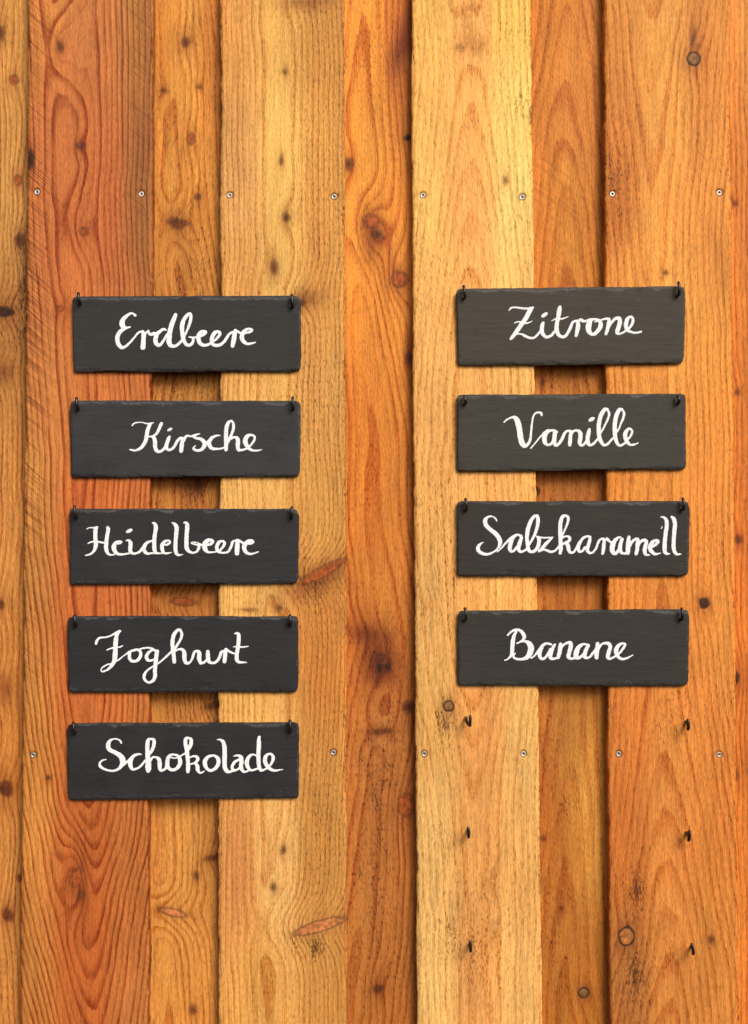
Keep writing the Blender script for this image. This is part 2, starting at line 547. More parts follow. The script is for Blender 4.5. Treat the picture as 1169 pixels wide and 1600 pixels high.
S = {}
S['b0'] = dict(lp=1.0, cm=(1.08, 1.05, .92), sp=7, wx=30, cx=[(0, -40), (1600, -30)], slope=[(0, .002)], late=(.7, .5, .34),
    cols=[(.5, 0, (212, 158, 84)), (.85, 60, (205, 148, 76)), (.8, 300, (205, 150, 80)), (.8, 520, (178, 122, 62)), (.8, 800, (202, 138, 70)), (.8, 1100, (196, 130, 62)), (.8, 1500, (200, 136, 70))],
    knots=[(0, 52, 7, 10, 'dark'), (22, 125, 7, 8, 'live'), (28, 281, 6, 8, 'live'), (31, 375, 7, 9, 'dark'),
           (4, 487, 16, 7, 'black'), (2, 580, 10, 6, 'smear'), (0, 945, 7, 7, 'dark'), (8, 1075, 8, 8, 'smear'), (9, 1232, 11, 11, 'dark'), (30, 1372, 4, 5, 'pin'), (12, 1430, 8, 9, 'dark')],
    dirt0=.22, dirt=[(.86, 430, .12, 110, .6), (.7, 520, .3, 80, .25)])
S['b1'] = dict(lp=1.38, cm=(1.0, 0.98, 0.90), sp=8.2, wx=26, cx=[(0, 96), (300, 104), (700, 130), (1300, 142), (1600, 148)], slope=[(0, .0015), (300, .002), (650, .002), (900, .003), (1150, .012), (1300, .022), (1560, .024), (1700, .02)], late=(.64, .43, .29),
    cols=[(.1, 0, (208, 130, 62)), (.5, 0, (202, 122, 64)), (.92, 0, (178, 118, 56)), (.2, 250, (206, 122, 64)), (.6, 300, (198, 112, 58)), (.93, 300, (170, 106, 52)), (.3, 420, (200, 114, 58)),
          (.2, 600, (210, 132, 68)), (.6, 600, (204, 120, 60)), (.5, 800, (206, 112, 52)), (.02, 800, (210, 146, 74)), (.5, 1000, (196, 108, 52)), (.5, 1300, (188, 102, 46)), (.02, 1200, (212, 144, 70)), (.9, 1350, (188, 112, 54)), (.5, 1500, (184, 98, 44)), (.03, 1550, (196, 126, 60)), (.9, 1560, (188, 116, 60))],
    knots=[(94, 73, 4, 7, 'dark', 0, 2.0), (110, 70, 14, 24, 'swirl', 0, 1.9), (122, 228, 4, 4, 'pin'), (130, 228, 3.5, 3.5, 'pin'), (116, 330, 12, 14, 'swirl', 0, .7), (132, 362, 7, 7, 'live', 0, 1.6), (49, 249, 4, 13, 'black', 0, .5), (95, 482, 5, 4, 'live'),
           (118, 1372, 9, 16, 'live', 20, 3.2), (128, 1398, 5, 7, 'pin', 0, 1), (76, 1215, 3, 3, 'pin')],
    dirt0=.14, dirt=[(.55, 330, .3, 70, .35)], saw0=.04, saw=[(.0, 260, .18, 520, 1.0), (.0, 800, .14, 300, .4), (.95, 200, .15, 320, .35)], sawk=.88, edge=1.4)
S['b2'] = dict(lp=.85, cm=(1.05, 1.03, .88), sp=8.2, wx=22, cx=[(0, 262), (500, 285), (1000, 240), (1600, 262)], slope=[(0, -.0035), (400, -.002), (900, -.0012), (1500, -.003)], late=(.72, .50, .33),
    cols=[(.3, 0, (214, 140, 58)), (.55, 100, (224, 156, 72)), (.7, 100, (200, 124, 50)), (.5, 300, (214, 146, 64)), (.5, 450, (196, 130, 58)), (.5, 620, (198, 134, 64)), (.5, 780, (188, 122, 56)), (.5, 950, (190, 120, 54)), (.5, 1100, (194, 128, 62)), (.5, 1300, (204, 140, 70)), (.5, 1550, (208, 140, 68))],
    knots=[(290, 66, 7, 8, 'dark'), (256, 142, 5, 3, 'pin'), (312, 136, 3, 2.5, 'pin'), (298, 217, 6, 8, 'live'), (309, 308, 4.5, 4.5, 'dark'), (277, 349, 15, 8, 'dark', 8), (300, 760, 9, 6, 'smear'), (285, 940, 20, 6, 'live', 4), (336, 1102, 15, 5, 'dark', -8), (332, 1340, 9, 3.5, 'dark', -15), (270, 1426, 22, 6, 'pink', 14), (307, 1368, 3, 5, 'pin'), (302, 1578, 5, 6, 'pin'), (310, 758, 4, 9, 'pin')],
    dirt0=.20, dirt=[(.5, 400, .3, 130, .4), (.5, 640, .4, 90, .5), (.5, 800, .4, 80, .4), (.5, 1110, .4, 80, .4)])
S['b3'] = dict(lp=.85, cm=(1.07, 1.08, 1.0), sp=6.8, wx=42, cx=[(0, 425), (600, 432), (1600, 420)], slope=[(0, .0012), (900, .0008), (1400, .0015)], late=(.76, .58, .42),
    cols=[(.12, 0, (216, 150, 76)), (.5, 0, (224, 168, 86)), (.85, 40, (196, 136, 62)), (.15, 300, (218, 160, 92)), (.5, 250, (232, 182, 98)), (.85, 250, (206, 148, 72)), (.15, 430, (214, 156, 84)), (.5, 430, (226, 172, 92)), (.85, 430, (206, 146, 72)),
          (.8, 620, (206, 150, 80)), (.2, 770, (224, 172, 98)), (.85, 800, (206, 148, 74)), (.85, 1000, (196, 128, 58)), (.2, 1100, (226, 170, 94)), (.15, 1350, (206, 140, 78)), (.45, 1330, (228, 174, 104)), (.8, 1300, (198, 140, 70)), (.85, 1500, (198, 138, 70)), (.3, 1560, (220, 158, 82))],
    knots=[(445, 112, 2.5, 3, 'pin'), (440, 250, 3, 6, 'pin'), (448, 340, 5.5, 7, 'dark'), (428, 418, 5, 9, 'dark'), (478, 4, 22, 4, 'smear', -6, .3), (478, 466, 14, 5, 'smear', -8, .6), (470, 474, 6, 5, 'dark'), (437, 950, 4, 4, 'pin'), (506, 893, 40, 8, 'live', -28, .6), (500, 906, 30, 6, 'smear', -28, .1), (388, 953, 6, 1.2, 'pin', 0, .1), (500, 1447, 42, 8.5, 'pink', -17, .55), (443, 1328, 4, 5, 'pin'), (427, 1386, 4, 5, 'pin')],
    dirt0=.16, dirt=[(.8, 300, .2, 200, .35), (.75, 620, .25, 100, .45), (.8, 930, .25, 70, .6), (.8, 1290, .2, 120, .42), (.7, 1478, .2, 24, .9), (.75, 10, .3, 60, .3)], edge=1.6)
S['b4'] = dict(lp=.9, cm=(1.02, 1.02, 0.92), sp=10, wx=26, cx=[(0, 570), (400, 556), (1000, 612), (1600, 540)], slope=[(0, -.006), (400, -.004), (800, -.002), (1600, -.002)], late=(.68, .44, .26),
    cols=[(.4, 0, (234, 150, 56)), (.7, 60, (206, 120, 42)), (.4, 200, (238, 156, 60)), (.5, 400, (236, 152, 60)), (.4, 700, (222, 134, 50)), (.5, 900, (214, 130, 52)), (.5, 1020, (186, 108, 44)), (.5, 1180, (180, 112, 54)), (.5, 1350, (180, 112, 52)), (.5, 1550, (184, 112, 50))],
    knots=[(545, 256, 7, 9, 'dark'), (580, 347, 13, 12, 'live', 0, 1.4), (589, 366, 10, 6, 'dark', 30), (580, 372, 9, 14, 'smear'), (624, 437, 13, 12, 'live', 0, 1.4), (622, 436, 7, 7, 'dark'), (637, 216, 4, 4, 'black'), (634, 55, 7, 26, 'smear', 12, .8), (622, 78, 7, 12, 'smear', 20, .6), (640, 546, 5, 14, 'smear', 0, .7), (638, 560, 4, 8, 'dark'), (599, 1031, 11, 9, 'dark', 28, .5), (594, 1042, 4, 10, 'black', 10, .2), (606, 1040, 4, 8, 'black', -12, .2), (584, 1008, 12, 16, 'smear', -30, .3), (574, 990, 20, 4, 'smear', 8, .2), (590, 1052, 16, 9, 'smear', 30, .15), (596, 1143, 14, 4, 'dark', -6, .6), (636, 1258, 13, 18, 'live', 0, 1.1), (638, 1105, 8, 10, 'dark', 0, .4), (590, 1545, 7, 7, 'dark')],
    dirt0=.16, dirt=[(.5, 60, .3, 90, .3), (.5, 1060, .4, 110, .35), (.35, 1330, .26, 130, .5), (.55, 1190, .45, 110, .4), (.5, 960, .5, 120, .2), (.5, 1500, .4, 100, .35), (.4, 760, .3, 60, .25)])
S['b5'] = dict(lp=.72, cm=(1.07, 1.02, 1.12), sp=9.2, wx=34, cx=[(0, 735), (500, 737), (1100, 742), (1600, 748)], slope=[(0, .006), (90, .004), (170, -.012), (520, -.010), (700, -.002), (950, .004), (1090, .020), (1180, .016), (1300, .002), (1600, .001)], late=(.80, .64, .46),
    cols=[(.15, 0, (240, 186, 88)), (.5, 60, (236, 172, 84)), (.85, 0, (248, 198, 92)), (.55, 200, (244, 178, 88)), (.88, 160, (250, 204, 104)), (.5, 340, (244, 176, 90)), (.88, 330, (252, 204, 110)), (.1, 300, (244, 190, 96)), (.5, 430, (236, 172, 88)), (.9, 430, (246, 196, 104)),
          (.15, 600, (236, 182, 98)), (.15, 800, (234, 176, 92)), (.7, 760, (234, 172, 88)), (.15, 950, (230, 176, 94)), (.6, 920, (236, 172, 86)), (.1, 1120, (226, 176, 92)), (.55, 1130, (228, 160, 80)), (.9, 1130, (230, 180, 96)), (.12, 1300, (232, 188, 106)), (.5, 1300, (222, 162, 84)), (.85, 1300, (230, 178, 96)), (.12, 1520, (232, 186, 104)), (.5, 1520, (220, 160, 84)), (.85, 1520, (232, 182, 100))],
    knots=[(730, 20, 7, 6, 'pale'), (731, 48, 5, 7, 'pale'), (722, 74, 8, 7, 'pale'), (747, 73, 9, 7, 'pale', -15), (790, 282, 2.5, 5, 'pin'), (701, 1103, 8, 8, 'grey', 0, .8), (672, 945, 6, 4, 'pale'), (769, 1378, 5, 6, 'pale'), (770, 1462, 4, 5, 'pale')],
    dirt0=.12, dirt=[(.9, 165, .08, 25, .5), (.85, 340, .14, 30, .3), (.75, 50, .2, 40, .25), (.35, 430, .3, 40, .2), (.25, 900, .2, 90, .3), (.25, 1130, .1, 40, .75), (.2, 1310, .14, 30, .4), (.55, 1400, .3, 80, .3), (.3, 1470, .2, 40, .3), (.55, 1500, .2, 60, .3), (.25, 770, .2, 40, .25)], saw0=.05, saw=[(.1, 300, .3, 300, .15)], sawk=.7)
S['b6'] = dict(lp=.72, sp=13, wx=20, cx=[(0, 880), (300, 890), (900, 885), (1600, 888)], slope=[(0, -.010), (500, -.008), (900, .003), (1100, -.006), (1600, -.006)], late=(.70, .50, .30),
    cols=[(.3, 0, (202, 124, 42)), (.55, 180, (214, 134, 56)), (.3, 350, (206, 128, 46)), (.6, 400, (206, 130, 48)), (.5, 590, (188, 116, 44)), (.5, 760, (176, 106, 42)), (.5, 920, (184, 110, 44)), (.5, 1120, (184, 120, 52)), (.3, 1300, (180, 108, 44)), (.65, 1250, (212, 146, 66)), (.5, 1550, (182, 112, 44))],
    knots=[(836, 768, 7, 7, 'black'), (912, 1551, 8, 7.5, 'grey'), (849, 1310, 3, 3, 'pin'), (848, 598, 3, 5, 'dark'), (877, 1420, 2.5, 2.5, 'pin')],
    dirt0=.16, dirt=[(.45, 1265, .1, 30, .7), (.3, 1180, .2, 80, .45), (.5, 600, .4, 60, .3), (.5, 780, .4, 70, .3), (.25, 1450, .15, 90, .4)], saw0=.12, saw=[(.2, 300, .4, 200, .2)], sawk=.7)
S['b7'] = dict(lp=.80, sp=9.6, wx=38, cx=[(0, 1022), (300, 1020), (800, 1030), (1300, 1040), (1600, 1045)], slope=[(0, .010), (260, .008), (480, .001), (900, -.003), (1150, -.012), (1600, -.014)], late=(.74, .53, .36),
    cols=[(.15, 0, (216, 142, 62)), (.5, 0, (226, 154, 72)), (.85, 60, (218, 140, 62)), (.1, 200, (214, 134, 58)), (.1, 330, (196, 116, 48)), (.5, 300, (230, 156, 74)), (.85, 300, (224, 148, 68)), (.5, 430, (236, 164, 80)), (.15, 450, (226, 152, 70)),
          (.8, 600, (228, 152, 68)), (.8, 850, (224, 144, 66)), (.15, 770, (222, 142, 62)), (.15, 930, (216, 134, 58)), (.2, 1120, (208, 126, 58)), (.6, 1150, (218, 138, 66)), (.15, 1350, (192, 112, 50)), (.5, 1330, (214, 136, 68)), (.85, 1350, (206, 130, 60)), (.5, 1480, (212, 136, 68)), (.12, 1520, (180, 112, 56)), (.85, 1550, (208, 132, 62)), (.5, 1580, (212, 138, 68))],
    knots=[(1084, 92, 10, 10.5, 'grey', 0, 1.3), (1083, 60, 3, 12, 'pin', 0, .3), (1040, 426, 3, 2.5, 'pin'), (1100, 943, 7.5, 8, 'black', 0, 1.2), (979, 1463, 12, 14.5, 'ring', 0, 1.1), (1112, 1468, 4, 5, 'pin')],
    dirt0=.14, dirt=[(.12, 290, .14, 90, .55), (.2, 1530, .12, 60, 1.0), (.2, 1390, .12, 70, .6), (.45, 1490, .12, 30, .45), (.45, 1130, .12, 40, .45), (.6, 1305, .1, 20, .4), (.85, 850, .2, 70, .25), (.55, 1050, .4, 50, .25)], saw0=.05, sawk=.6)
S['b8'] = dict(sp=7.5, wx=30, cx=[(0, 1210), (1600, 1215)], slope=[(0, .003)], late=(.72, .48, .3),
    cols=[(.2, 0, (222, 146, 66)), (.2, 300, (216, 134, 54)), (.2, 600, (214, 126, 48)), (.2, 900, (214, 126, 50)), (.2, 1200, (206, 122, 50)), (.2, 1500, (212, 128, 54))],
    knots=[(1148, 318, 3.5, 3.5, 'pin'), (1154, 843, 5, 6, 'dark'), (1146, 1060, 9, 12, 'black'), (1147, 1212, 6, 9, 'dark'), (1152, 612, 3, 3, 'pin')], dirt0=.16)
S['bx'] = dict(sp=8, wx=40, cx=[(0, -160), (1600, -160)], slope=[(0, .004)], cols=[(.5, 0, (210, 140, 66)), (.5, 1600, (202, 132, 60))], knots=[(-170, 500, 8, 9, 'dark')], dirt0=.15)
S['by'] = dict(sp=8, wx=40, cx=[(0, 1340), (1600, 1340)], slope=[(0, -.004)], cols=[(.5, 0, (214, 144, 66)), (.5, 1600, (206, 134, 62))], knots=[(1330, 900, 8, 9, 'dark')], dirt0=.15)

# under boards first, then the boards that cover their joints
build_board(wall, 'mould-specked under board at the left edge', (-140, -152), (80, 70), True, S['b0'], 1)
build_board(wall, None, (205, 200), (380, 375), True, S['b2'], 2)
build_board(wall, 'deep orange under board between the two columns of signs', (505, 508), (680, 690), True, S['b4'], 3)
build_board(wall, None, (795, 812), (980, 990), True, S['b6'], 4)
build_board(wall, None, (1105, 1116), (1290, 1302), True, S['b8'], 5)
build_board(wall, 'reddish cover board with slanting saw marks', (46, 33), (239.5, 231), False, S['b1'], 6)
build_board(wall, 'tan cover board with fine straight grain', (346, 341), (537, 541), False, S['b3'], 7)
build_board(wall, 'palest yellow cover board', (643, 652), (829, 847), False, S['b5'], 8)
build_board(wall, 'orange cover board with a black-ringed knot low down', (944, 953), (1138, 1155), False, S['b7'], 9)
build_board(wall, None, (-255, -272), (-60, -76), False, S['bx'], 10, 6.0)
build_board(wall, None, (1244, 1262), (1438, 1460), False, S['by'], 11, 6.0)

# ------------------------------------------------------------------ handwriting (brush strokes: x, y, width in magnified photo pixels)
A_, J_ = 9.742, 8.659
WORDS = {}
WORDS['Erdbeere'] = [
 (170, 480, A_, """400,125,45 375,100,32 340,93,34 290,120,45 230,175,62 203,240,78 215,290,72 245,315,50 300,308,35 335,297,14
 255,322,40 200,350,55 150,405,62 130,480,65 145,555,62 195,612,55 250,600,42 320,540,36 390,460,34 450,390,34 510,365,36
 520,372,45 532,420,66 528,500,66 522,600,74 518,615,68
 545,420,30 575,380,30 605,355,24
 600,365,30 620,405,45 650,415,45 690,400,50
 870,345,32 835,335,40 790,360,48 735,410,60 712,480,66 720,550,62 760,580,50 800,555,45 845,490,40 885,410,30
 1018,110,48 1000,160,62 965,250,68 935,350,72 920,450,74 918,530,72 945,585,60 1010,592,45 1060,560,45 1110,510,40"""),
 (285, 480, A_, """135,105,30 100,100,45 50,150,55 10,220,62 -5,300,66 0,400,62 15,480,60 45,550,55 90,580,48 140,560,48 165,510,44 160,470,40
 130,105,40 130,160,50 115,240,46 85,320,40 45,420,32 35,450,30
 105,455,24 160,460,30 215,458,30
 230,455,35 290,435,40 340,405,45 358,375,40 330,362,36 280,380,50 250,430,65 245,490,65 270,550,58 330,580,48 400,565,42 440,540,40
 440,535,36 500,500,36 555,440,46 572,395,48 550,372,40 500,385,55 460,440,60 445,510,55 465,565,50 520,582,50 580,570,48 640,520,46 690,445,44 730,395,36 780,378,36
 800,350,36 800,380,60 790,450,68 775,540,66 765,590,56
 810,345,34 850,375,40 890,398,36
 930,395,40 1000,385,36 1050,365,40 1055,340,40 1010,330,36 960,350,48 920,400,60 905,460,66 930,520,60 985,555,46 1050,552,38 1110,535,20""")]
WORDS['Kirsche'] = [
 (195, 645, A_, """110,192,22 150,160,26 210,147,22 270,148,20 340,165,22 400,160,26 435,152,18
 395,170,45 365,220,56 340,300,58 325,400,58 290,480,56 230,545,46 160,572,34 100,565,28 75,560,20
 568,160,36 555,172,50 525,240,48 490,310,42 440,350,34 370,365,26
 400,365,28 440,375,50 460,430,62 462,510,62 480,570,56 520,592,46 580,565,44 625,500,36
 680,365,40 665,400,56 640,470,56 632,520,60 650,560,44 700,560,40 750,520,44 800,430,46 845,385,40 880,385,40
 655,270,26 685,255,46 712,240,26
 880,395,50 870,480,60 858,580,60
 895,420,50 920,375,44 960,350,36 1010,358,30 1080,340,30 1140,318,18"""),
 (300, 645, A_, """115,318,16 60,335,34 20,355,40 60,385,40 130,400,48 180,440,60 190,500,62 150,555,50 90,578,38 40,560,42 25,535,34 55,497,12
 200,460,40 240,440,40
 425,345,20 370,350,34 300,385,50 265,440,60 265,490,62 300,540,50 370,550,38 440,545,32 500,525,32
 600,118,24 555,150,50 525,230,60 518,350,62 520,450,62 518,555,52 515,572,30
 600,120,30 630,165,42 630,240,44 605,320,42 575,390,40 550,450,36
 560,420,36 610,385,36 670,375,46 700,420,62 697,500,62 705,560,50 750,568,38 820,550,36 870,520,36
 850,535,34 905,480,34 950,410,38 950,360,36 900,338,36 840,360,60 812,420,70 825,480,64 870,545,50 930,572,36 1000,575,30 1065,560,14""")]
WORDS['Heidelbeere'] = [
 (125, 805, A_, """108,207,20 150,190,22 210,190,26 270,182,20
 250,192,50 235,240,62 235,350,62 242,450,62 225,520,50 180,580,34 120,605,26 82,613,18
 425,190,50 430,220,58 415,310,56 400,430,60 400,520,60 425,580,46 470,605,30 525,600,24
 122,432,20 165,410,26 220,402,28 290,405,30 340,418,32 400,418,30
 555,435,26 610,425,34 635,405,26 600,395,28 545,420,50 515,480,66 530,545,62 580,590,46 650,597,36 720,585,30 770,575,30
 705,385,22 745,385,40 770,430,58 765,500,62 770,550,56 810,585,40 860,580,36 910,555,40 950,500,40
 715,255,34 752,238,56 785,225,36
 1130,395,26 1075,395,34 1010,430,50 975,490,60 985,550,56 1030,585,42 1080,580,32 1150,575,30"""),
 (220, 805, A_, """180,120,26 210,130,48 230,180,62 220,260,58 208,350,60 205,450,62 210,530,60 230,575,44 280,580,30 330,580,26
 350,450,26 410,445,36 445,410,36 420,385,30 360,405,46 325,460,56 330,530,56 360,575,40 410,580,30 475,565,16
 480,115,24 515,135,46 545,190,64 540,280,62 532,380,58 528,480,60 535,560,56 570,605,40 640,598,14
 655,115,20 690,118,46 708,160,60 700,280,62 695,400,62 700,500,62 735,550,48 790,572,34 850,555,38 880,510,46 890,465,44
 890,460,30 830,445,28 770,425,24 800,408,18 850,415,22 900,440,30 950,460,28"""),
 (300, 805, A_, """160,462,24 230,455,36 290,435,44 318,400,46 290,375,38 235,390,60 195,440,72 200,510,70 240,560,40 310,565,28 380,555,26
 390,550,30 440,520,36 490,455,44 490,410,44 450,395,36 405,420,52 380,480,56 390,540,50 440,570,38 510,570,32 560,545,38 600,470,44 620,405,40 670,385,30
 690,378,40 692,420,62 688,500,68 685,580,66
 690,368,24 735,395,38 780,428,36
 830,430,34 890,430,40 930,410,40 915,385,36 860,395,50 810,440,66 795,500,64 820,560,52 880,588,38 950,580,28 1012,555,18""")]
WORDS['Joghurt'] = [
 (140, 975, J_, """88,268,36 100,225,38 140,188,30 220,180,26 290,158,28 350,125,34 415,95,30
 405,95,40 375,140,46 355,220,60 350,330,60 345,430,64 330,510,56 290,575,42 230,625,32 175,645,26 155,625,22 180,585,24 240,550,22 310,530,24 390,485,24 470,425,24 540,375,28
 235,352,20 290,328,22 350,320,24 410,312,22 450,293,14
 620,350,36 560,370,36 538,420,46 550,480,46 595,505,40 650,490,44 690,430,44 685,375,44 640,345,28 600,355,26
 650,355,26 720,330,26 790,322,26 850,335,30 900,370,36
 860,345,30 800,385,40 770,440,48 785,485,44 830,495,34 865,480,30
 915,370,50 905,430,56 895,520,54 885,620,54 885,710,52 855,770,44 795,790,34 745,750,40 740,690,42 780,630,32 850,580,26 920,540,26 1000,475,30 1080,400,32 1110,370,34"""),
 (260, 975, J_, """190,75,30 150,85,40 105,140,52 85,220,54 85,310,54 98,400,54 105,480,52 108,512,50
 185,80,34 208,130,40 195,200,38 150,280,36 115,330,34
 120,365,30 160,345,30 215,345,40 242,390,56 245,470,56 265,525,48 310,525,34 350,470,36 375,390,38 410,365,36
 435,370,40 445,400,56 445,470,56 465,525,46 510,520,36 550,480,36
 562,375,50 562,420,56 568,490,56 600,525,38 660,520,38 710,470,40 740,390,40 770,365,34
 805,345,44 797,400,54 790,480,54 787,510,48
 815,340,24 850,370,34 900,395,26 945,395,24
 925,128,20 965,130,40 980,170,54 975,260,52 960,360,52 950,450,54 965,505,46 1010,520,34 1085,520,18
 905,308,14 960,308,24 1040,312,24 1110,300,16""")]
WORDS['Schokolade'] = [
 (145, 1140, A_, """432,200,36 415,170,34 370,145,26 310,145,28 260,175,48 235,230,64 250,300,64 330,345,60 420,400,72 455,470,84 440,540,60 390,600,40 310,628,34 200,610,36 120,565,44 105,520,38 140,475,30 200,455,22
 430,570,36 490,520,36 550,465,36 600,420,36
 740,378,18 690,375,36 620,405,48 580,470,62 575,550,64 610,605,42 680,590,34 740,545,36 800,470,36
 890,140,28 850,155,50 832,220,62 832,320,64 838,420,70 845,520,84 845,600,78 842,635,50
 890,142,36 930,160,50 930,230,54 900,320,48 865,370,36
 880,470,36 910,425,36 960,420,36 1005,450,56 1020,520,64 1020,590,56 1050,625,38 1100,600,40 1140,570,40"""),
 (240, 1140, A_, """180,580,30 205,530,50
 340,385,30 290,380,36 235,410,52 212,480,62 215,560,60 270,612,46 340,600,50 400,530,60 400,450,60 360,395,40 300,382,30
 275,428,24 330,435,24 390,415,26 430,390,28 480,360,28
 530,120,28 490,145,56 485,210,56 505,300,62 515,400,60 525,500,60 525,600,62 523,640,50
 535,125,30 570,150,50 568,220,56 545,285,44 520,310,30
 550,430,24 600,405,30 655,415,46 675,455,50 640,500,44 590,520,30 555,525,24
 630,515,36 665,550,56 672,610,56 700,655,36 740,650,28 775,630,16
 900,395,36 840,410,46 785,470,62 785,540,64 820,600,50 870,625,44 940,590,52 985,520,58 980,440,56 930,400,40 890,392,34
 970,152,16 1020,155,36 1065,200,56 1080,280,64 1082,380,66 1082,500,66 1085,580,62 1110,635,48 1160,650,32"""),
 (330, 1140, A_, """225,600,60 255,640,46 310,635,34 360,620,40
 345,403,20 400,395,34 455,420,56 462,490,62 455,560,60 480,630,46 530,640,32 580,615,36
 425,455,36 365,490,44 325,545,48 325,600,44 370,620,36 430,590,36
 690,400,30 640,380,30 580,410,48 545,480,62 550,550,60 595,615,44 650,615,36 710,590,36
 745,105,20 728,130,50 727,250,64 720,350,60 722,470,60 730,560,60 760,620,44 820,605,32 870,570,34
 860,580,34 915,520,40 945,440,52 930,385,44 880,370,36 830,410,56 820,480,60 850,550,56 910,605,48 980,625,36 1050,612,22 1095,606,12""")]
WORDS['Zitrone'] = [
 (785, 465, A_, """105,190,26 140,155,28 200,150,30 290,162,36 380,165,34 470,150,26
 460,155,40 420,200,66 360,310,68 290,410,66 220,510,62 150,605,52 128,632,36
 188,385,20 240,368,24 300,378,26 370,390,26 420,375,22 455,355,14
 215,555,26 280,555,30 340,580,42 410,612,40 480,612,36 530,570,36 575,510,36
 622,385,44 610,420,58 600,500,62 620,560,56 670,600,46 740,580,40 790,520,40
 610,285,42 640,265,56 672,245,42
 878,140,44 868,190,66 850,300,60 830,400,62 828,500,64 860,570,54 930,600,46 980,560,46 1030,470,48 1070,380,42 1120,355,36 1170,350,34
 755,352,18 800,328,24 860,325,28 930,318,28 1005,288,14"""),
 (890, 465, A_, """125,375,50 130,430,64 115,510,60 100,580,46
 95,360,40 130,365,40
 160,332,36 185,345,50 215,360,40 260,352,36 320,330,36
 370,325,30 320,350,60 292,420,80 290,500,74 330,555,50 390,545,54 455,470,64 475,400,64 440,345,44 390,330,36
 385,370,24 430,355,30 500,335,30 560,320,36 600,335,40
 600,330,50 600,380,60 580,470,56 555,555,44
 600,450,30 640,380,40 700,320,46 755,320,60 765,380,64 740,470,64 725,530,60 760,552,36 820,530,34 870,490,34
 870,500,30 930,440,42 965,360,46 955,305,40 915,295,40 875,340,60 858,420,62 880,490,52 940,525,38 1020,535,32 1090,520,32""")]
WORDS['Vanille'] = [
 (780, 630, A_, """72,290,24 120,250,28 190,218,32 240,220,56 280,280,80 310,400,78 325,520,80 350,610,80 390,650,60 440,620,46 475,540,40 490,400,34 510,240,30 545,160,30 600,140,34 640,155,40 650,185,28
 480,685,26 540,620,26 620,520,26 690,445,32 740,415,40
 880,440,36 840,415,36 770,420,44 715,460,60 690,530,70 700,600,60 740,635,40 790,620,40 830,560,40
 850,440,60 845,500,64 838,570,64 850,630,50 890,635,44 950,560,48 990,470,46 1030,425,36 1080,425,40
 1090,430,50 1085,500,56 1078,580,58 1075,635,52"""),
 (885, 630, A_, """80,470,36 110,425,36 160,415,40 205,440,60 215,510,66 205,590,60 220,640,44 270,625,40 310,570,36
 350,402,46 340,450,60 325,530,62 330,600,60 360,640,42 420,610,40 480,540,36
 355,262,42 385,245,58 415,230,40
 630,90,36 580,100,56 530,180,64 500,290,64 492,400,62 500,500,62 530,590,56 580,640,44 640,610,40 690,555,34 740,500,30
 620,88,30 650,150,40 640,220,38 600,310,34 560,390,32 520,460,28
 850,90,36 810,100,56 765,180,64 740,290,64 737,400,64 742,500,62 760,580,54 800,640,44 850,635,36 910,590,34
 845,90,34 878,150,40 865,230,38 830,310,32 800,390,30 765,450,26
 920,570,28 970,510,34 1000,440,40 985,400,36 950,390,40 905,440,60 895,510,62 920,580,56 970,630,40 1030,630,32 1090,605,16""")]
WORDS['Salzkaramell'] = [
 (735, 795, A_, """402,185,22 380,145,26 330,118,26 270,125,36 225,175,60 240,250,62 310,320,60 395,390,66 445,470,66 450,530,56 420,600,34 350,660,32 260,692,40 170,675,50 118,625,58 125,570,50 160,530,32 195,512,16
 412,655,20 470,600,30 540,520,36 610,450,36 680,405,36
 770,415,40 720,395,34 660,430,50 620,510,58 600,590,60 615,645,46 660,640,40 710,580,40
 775,412,40 775,450,50 745,540,60 735,620,54 770,655,40 820,640,36 870,600,36
 1020,105,36 970,115,46 915,200,58 875,320,62 862,430,56 870,540,54 890,630,56 935,655,44 990,630,50 1035,560,56 1045,480,56 1020,425,34
 1020,110,50 1030,170,56 1020,270,52 985,380,48 940,470,40 900,540,34"""),
 (840, 795, A_, """0,425,34 60,440,30 150,440,28 235,430,16
 225,440,30 150,510,50 80,590,50 20,645,34
 20,650,30 90,625,30 140,635,40 200,655,38 260,640,34 310,590,32 340,540,30
 430,102,36 380,120,52 350,210,60 345,350,62 350,470,60 355,600,60 345,675,48
 430,102,36 468,140,44 455,220,40 420,310,32 390,380,28 380,410,24
 385,440,30 430,418,30 480,430,44 490,470,48 450,510,44 390,535,34
 430,515,50 460,560,60 475,620,58 500,665,44 550,660,34 590,600,36 640,510,46
 800,430,40 750,420,34 690,450,44 645,520,48 620,600,50 635,650,44 680,645,40 720,590,40
 800,430,36 795,480,50 770,560,54 755,620,56 790,670,44 840,665,34 890,600,36 930,500,40 970,460,36 1010,460,36
 1015,470,44 1010,530,52 1005,610,54 990,680,44
 1060,445,24 1050,460,36 1085,490,34 1120,515,32"""),
 (950, 795, A_, """0,460,30 45,510,30
 195,430,24 140,450,44 90,510,64 65,590,74 75,660,64 120,680,50 165,620,40
 215,465,50 195,520,56 185,600,60 200,660,50 240,680,40 300,675,40
 320,430,46 310,500,62 305,600,70 305,670,60
 330,580,36 370,500,44 430,460,46 455,475,52 450,540,58 445,620,58 430,685,52
 460,570,36 500,500,44 560,475,46 585,500,52 570,570,60 560,640,60 575,695,44 630,702,24
 660,590,30 720,550,44 765,500,44 740,480,40 685,500,50 645,560,60 645,620,60 690,675,50 740,690,36 805,672,14
 810,125,20 850,130,34 890,180,56 895,260,60 880,360,60 868,470,60 862,580,64 870,660,56 900,685,38 940,685,20
 812,300,22 825,275,18
 970,125,36 1000,150,56 1020,230,62 1010,350,62 1003,450,58 998,570,58 1010,640,56 1045,690,42 1110,690,20""")]
